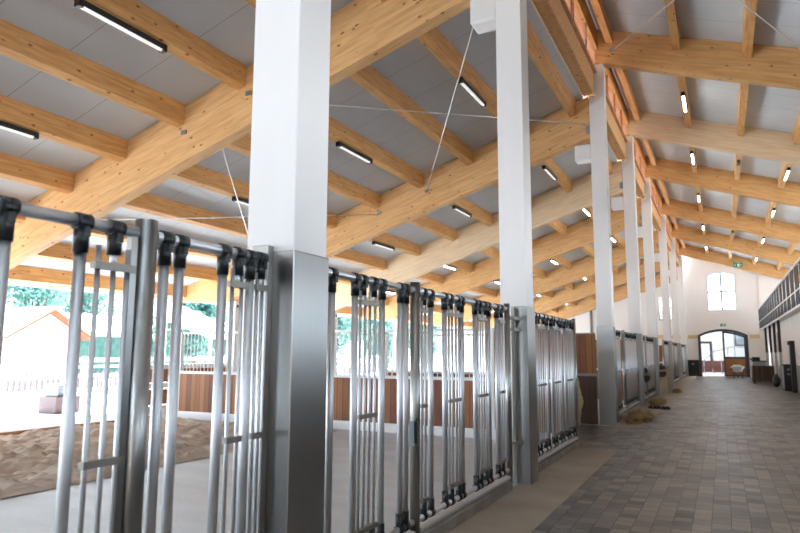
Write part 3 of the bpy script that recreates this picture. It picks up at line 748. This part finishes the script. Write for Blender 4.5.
# ------------------------------------------------------------------ outdoors on the left
for y, l in ((-4.0, 'outer white post nearest the camera'), (3.02, 'outer white post left of the sand'), (8.0, 'outer white post at the left picture edge'), (15.3, 'outer white post behind the board partition, with a dark bolt'), (20.93, 'outer white post far behind the stalls'), (26.4, 'outer white post farther behind the stalls'), (34.0, 'outer white post far down the stalls'), (41.2, 'outer white post near the end wall')):
    t_ = thing('eave_post', l, 'post', (-13.3, y+.1, 0), 'outer posts under the eaves')
    MB().box(-13.45, -13.15, y, y+.22, -.006, zs(-13.45)-.001).build('shaft', M['post_white'], t_, .01)
    MB().tube((-13.149, y+.1, 2.95), (-13.12, y+.1, 2.95), .04, 10).build('bolt', M['black'], t_)
t_ = thing('yard_wall_panel', 'orange boarded barrier with white rails along the outer posts', 'barrier', (-13.3, 14, 0))
MB().box(-13.33, -13.27, 11.9, 15.2, .78, 1.12).build('board', M['boards_y'], t_)
MB().box(-13.33, -13.27, 11.9, 15.2, .20, .60).build('board', M['boards_y'], t_)
MB().box(-13.36, -13.24, 11.9, 15.2, 1.12, 1.24).box(-13.36, -13.24, 11.9, 15.2, .62, .76).box(-13.36, -13.24, 11.9, 15.2, -.004, .18).build('rail', M['post_white'], t_)
def railfence(x, y0, y1, zz, step, label, slat=None):
    f = thing('paddock_fence', label, 'fence', (x, (y0+y1)/2, 0), 'paddock fences outdoors')
    for z in zz: MB().box(x-.03, x+.03, y0, y1, z-.05, z+.05).build('rail', M['post_white'], f)
    y = y0
    while y <= y1+.01: MB().box(x-.06, x+.06, y-.06, y+.06, -.006, max(zz)+.12).build('post', M['post_white'], f); y += step
    if slat:
        s = MB(); y = y0+.1
        while y < y1: s.box(x-.02, x+.02, y, y+.10, slat[0], slat[1]); y += .22
        s.build('slats', M['slatgrey'], f)
railfence(-17.0, -6, 30, (.42, .85, 1.3), 2.4, 'white three-rail paddock fence just outside the building')
railfence(-23.0, -10, 44, (.95, 1.25), 3.0, 'white paddock fence farther out with low brown slats', (.1, .75))
t_ = thing('planter', 'grey-green planter box outside by the paddock fence', 'planter', (-15.6, 11.4, 0))
MB().box(-15.95, -15.25, 11.1, 11.8, -.006, .42).build('box', M['slatgrey'], t_, .02)
MB().box(-15.85, -15.35, 11.2, 11.6, .42, .72).build('lid_bin', M['greybox'], t_, .02)
# gabled shed and long low building
t_ = thing('shed', 'white gabled shed with orange eaves beyond the paddock', 'building', (-32, 21.3, 0))
MB().prism([(19.6, 0), (23.2, 0), (23.2, 2.5), (21.3, 3.55), (19.6, 2.5)], 'x', -36, -30.4).build('walls', M['plaster_out'], t_)
MB().prism([(18.9, 2.22), (21.3, 3.66), (23.7, 2.22), (23.7, 2.34), (21.3, 3.80), (18.9, 2.34)], 'x', -36.3, -29.8).build('roof', M['roofwhite'], t_)
MB().prism([(18.95, 2.12), (21.3, 3.50), (23.65, 2.12), (23.65, 2.22), (21.3, 3.655), (18.95, 2.22)], 'x', -36.2, -29.85).build('fascia', M['fascia'], t_)
t_ = thing('long_building', 'long low building with a pale roof beyond the paddock', 'building', (-36, 34, 0))
MB().box(-38, -34, 25, 48, -.006, 2.45).build('walls', M['hedge'], t_)
MB().prism([(-39, 2.5), (-36, 3.75), (-33, 2.5), (-33, 2.62), (-36, 3.88), (-39, 2.62)], 'y', 24.2, 49).build('roof', M['roofwhite'], t_)
t_ = thing('open_shelter', 'small outdoor shelter with a white sloping roof edge seen past the partition', 'building', (-21, 22, 0))
MB().prism([(19.0, 3.60), (24.5, 2.2), (24.5, 2.30), (19.0, 3.72)], 'x', -22.5, -20).build('roof', M['roofwhite'], t_)
for y in (19.3, 24.2):
    for x in (-22.3, -20.2): MB().box(x-.05, x+.05, y-.05, y+.05, -.006, 3.5-(y-19)*.255).build('post', M['post_white'], t_)

# trees
m = mat('leaves', '#7fa48c', .6); t = NT(m)
nz = t.n('ShaderNodeTexNoise'); nz.inputs['Scale'].default_value = .8; t.l(t.world(), nz.inputs['Vector'])
t.l(t.ramp(nz.outputs['Fac'], [(.3, '#356e68'), (.7, '#86ad9f')]), t.b.inputs['Base Color']); M['leaf'] = m
M['bark'] = mat('bark', '#6a5848', .9)
def treemesh(seed, H, Wd, n=5200, ls=.16):
    rnd = random.Random(seed); mb = MB()
    blobs = []
    for i in range(16):
        a = rnd.uniform(0, 6.28); r = rnd.uniform(0, .75)*Wd; z = rnd.uniform(.22, .92)*H
        k = math.sin(min(1, max(.15, (H-z)/(H*.6)))*1.57)
        blobs.append((Vector((r*k*math.cos(a), r*k*math.sin(a), z)), rnd.uniform(.28, .5)*Wd))
    for i in range(n):
        c, r = rnd.choice(blobs)
        d = Vector((rnd.gauss(0,1), rnd.gauss(0,1), rnd.gauss(0,.8))).normalized()
        p = c+d*r*rnd.uniform(.6, 1.05)
        u = Vector((rnd.gauss(0,1), rnd.gauss(0,1), rnd.gauss(0,1))).normalized(); w = u.orthogonal().normalized()
        s = ls*rnd.uniform(.6, 1.4)
        mb.quad([p-u*s, p+w*s*.6, p+u*s, p-w*s*.6])
    me = bpy.data.meshes.new('foliage'); mb.bm.to_mesh(me); mb.bm.free(); me.materials.append(M['leaf'])
    tb = MB().tube((0,0,0), (0,0,H*.6), Wd*.09, 8, Wd*.04)
    for c, r in blobs[:7]: tb.tube((0, 0, H*.3), tuple(c), Wd*.03, 6, Wd*.012)
    mt = bpy.data.meshes.new('trunk'); tb.bm.to_mesh(mt); tb.bm.free(); mt.materials.append(M['bark'])
    return me, mt
tm = [treemesh(1, 8.5, 3.6), treemesh(2, 10, 4.0), treemesh(3, 6.5, 3.0)]
spots = [(-44, 15, 0), (-50, 23, 1), (-44, 30, 0), (-50, 38, 1), (-43, 45, 0), (-49, 53, 1), (-42, 60, 0), (-50, 68, 1), (-29, 30, 2), (-28.5, 37, 2), (-28, 44, 2), (-27, 51, 2), (-42, 75, 1), (-33, 66, 0), (-52, 9, 1), (-26, 58, 2)]
side = ['leftmost', 'second', 'third', 'fourth', 'fifth', 'sixth', 'seventh', 'eighth', 'ninth', 'tenth', 'eleventh', 'twelfth', 'thirteenth', 'fourteenth', 'fifteenth', 'sixteenth']
order = sorted(range(len(spots)), key=lambda i: spots[i][1]/-spots[i][0])
rank = {i: r for r, i in enumerate(order)}
for i, (x, y, k) in enumerate(spots):
    t_ = thing('tree', 'leafy pale green tree outdoors, %s from the left' % side[rank[i]], 'tree', (x, y, -.01), 'trees beyond the paddock')
    t_.rotation_euler.z = i*1.7
    for nm, me in (('foliage', tm[k][0]), ('trunk', tm[k][1])):
        o = bpy.data.objects.new(nm, me); C.objects.link(o); o.parent = t_

# ------------------------------------------------------------------ camera
f_, pt, ro, ya, H = 645., .1314, -.0043, .4603, 1.6
cam = bpy.data.cameras.new('camera'); co = bpy.data.objects.new('camera', cam); C.objects.link(co)
cam.sensor_width = 36; cam.lens = 36*f_/800; cam.clip_end = 800
fw = Vector((-math.sin(ya)*math.cos(pt), math.cos(ya)*math.cos(pt), math.sin(pt)))
r0 = Vector((math.cos(ya), math.sin(ya), 0)); u0 = r0.cross(fw)
# image axes rolled by ro: a' = a cos - b sin
rr = r0*math.cos(ro)-u0*math.sin(ro); uu = r0*math.sin(ro)+u0*math.cos(ro)
mtx = Matrix(((rr.x, uu.x, -fw.x, 0), (rr.y, uu.y, -fw.y, 0), (rr.z, uu.z, -fw.z, H), (0, 0, 0, 1)))
co.matrix_world = mtx
cam.dof.use_dof = True; cam.dof.focus_distance = 7.; cam.dof.aperture_fstop = 2.4
sc.camera = co

# ------------------------------------------------------------------ light
w = bpy.data.worlds.new('sky'); sc.world = w; w.use_nodes = True
bg = w.node_tree.nodes['Background']; bg.inputs[0].default_value = (.70, .85, 1., 1); bg.inputs[1].default_value = 1.
sun = bpy.data.lights.new('sun', 'SUN'); sun.energy = 8.0; sun.angle = math.radians(3); sun.color = (1, .99, .97)
so = bpy.data.objects.new('sun', sun); C.objects.link(so); so.rotation_euler = (math.radians(-28), math.radians(-22), 0)
vs_ = sc.view_settings; sc.display_settings.display_device = 'sRGB'
vs_.view_transform = 'Standard'; vs_.look = 'None'; vs_.gamma = 1; vs_.use_curve_mapping = False; vs_.exposure = 2.5
cy = sc.cycles
cy.max_bounces = 10; cy.diffuse_bounces = 7; cy.glossy_bounces = 4; cy.transparent_max_bounces = 12; cy.use_denoising = True
cy.caustics_reflective = False; cy.caustics_refractive = False; cy.sample_clamp_indirect = 6
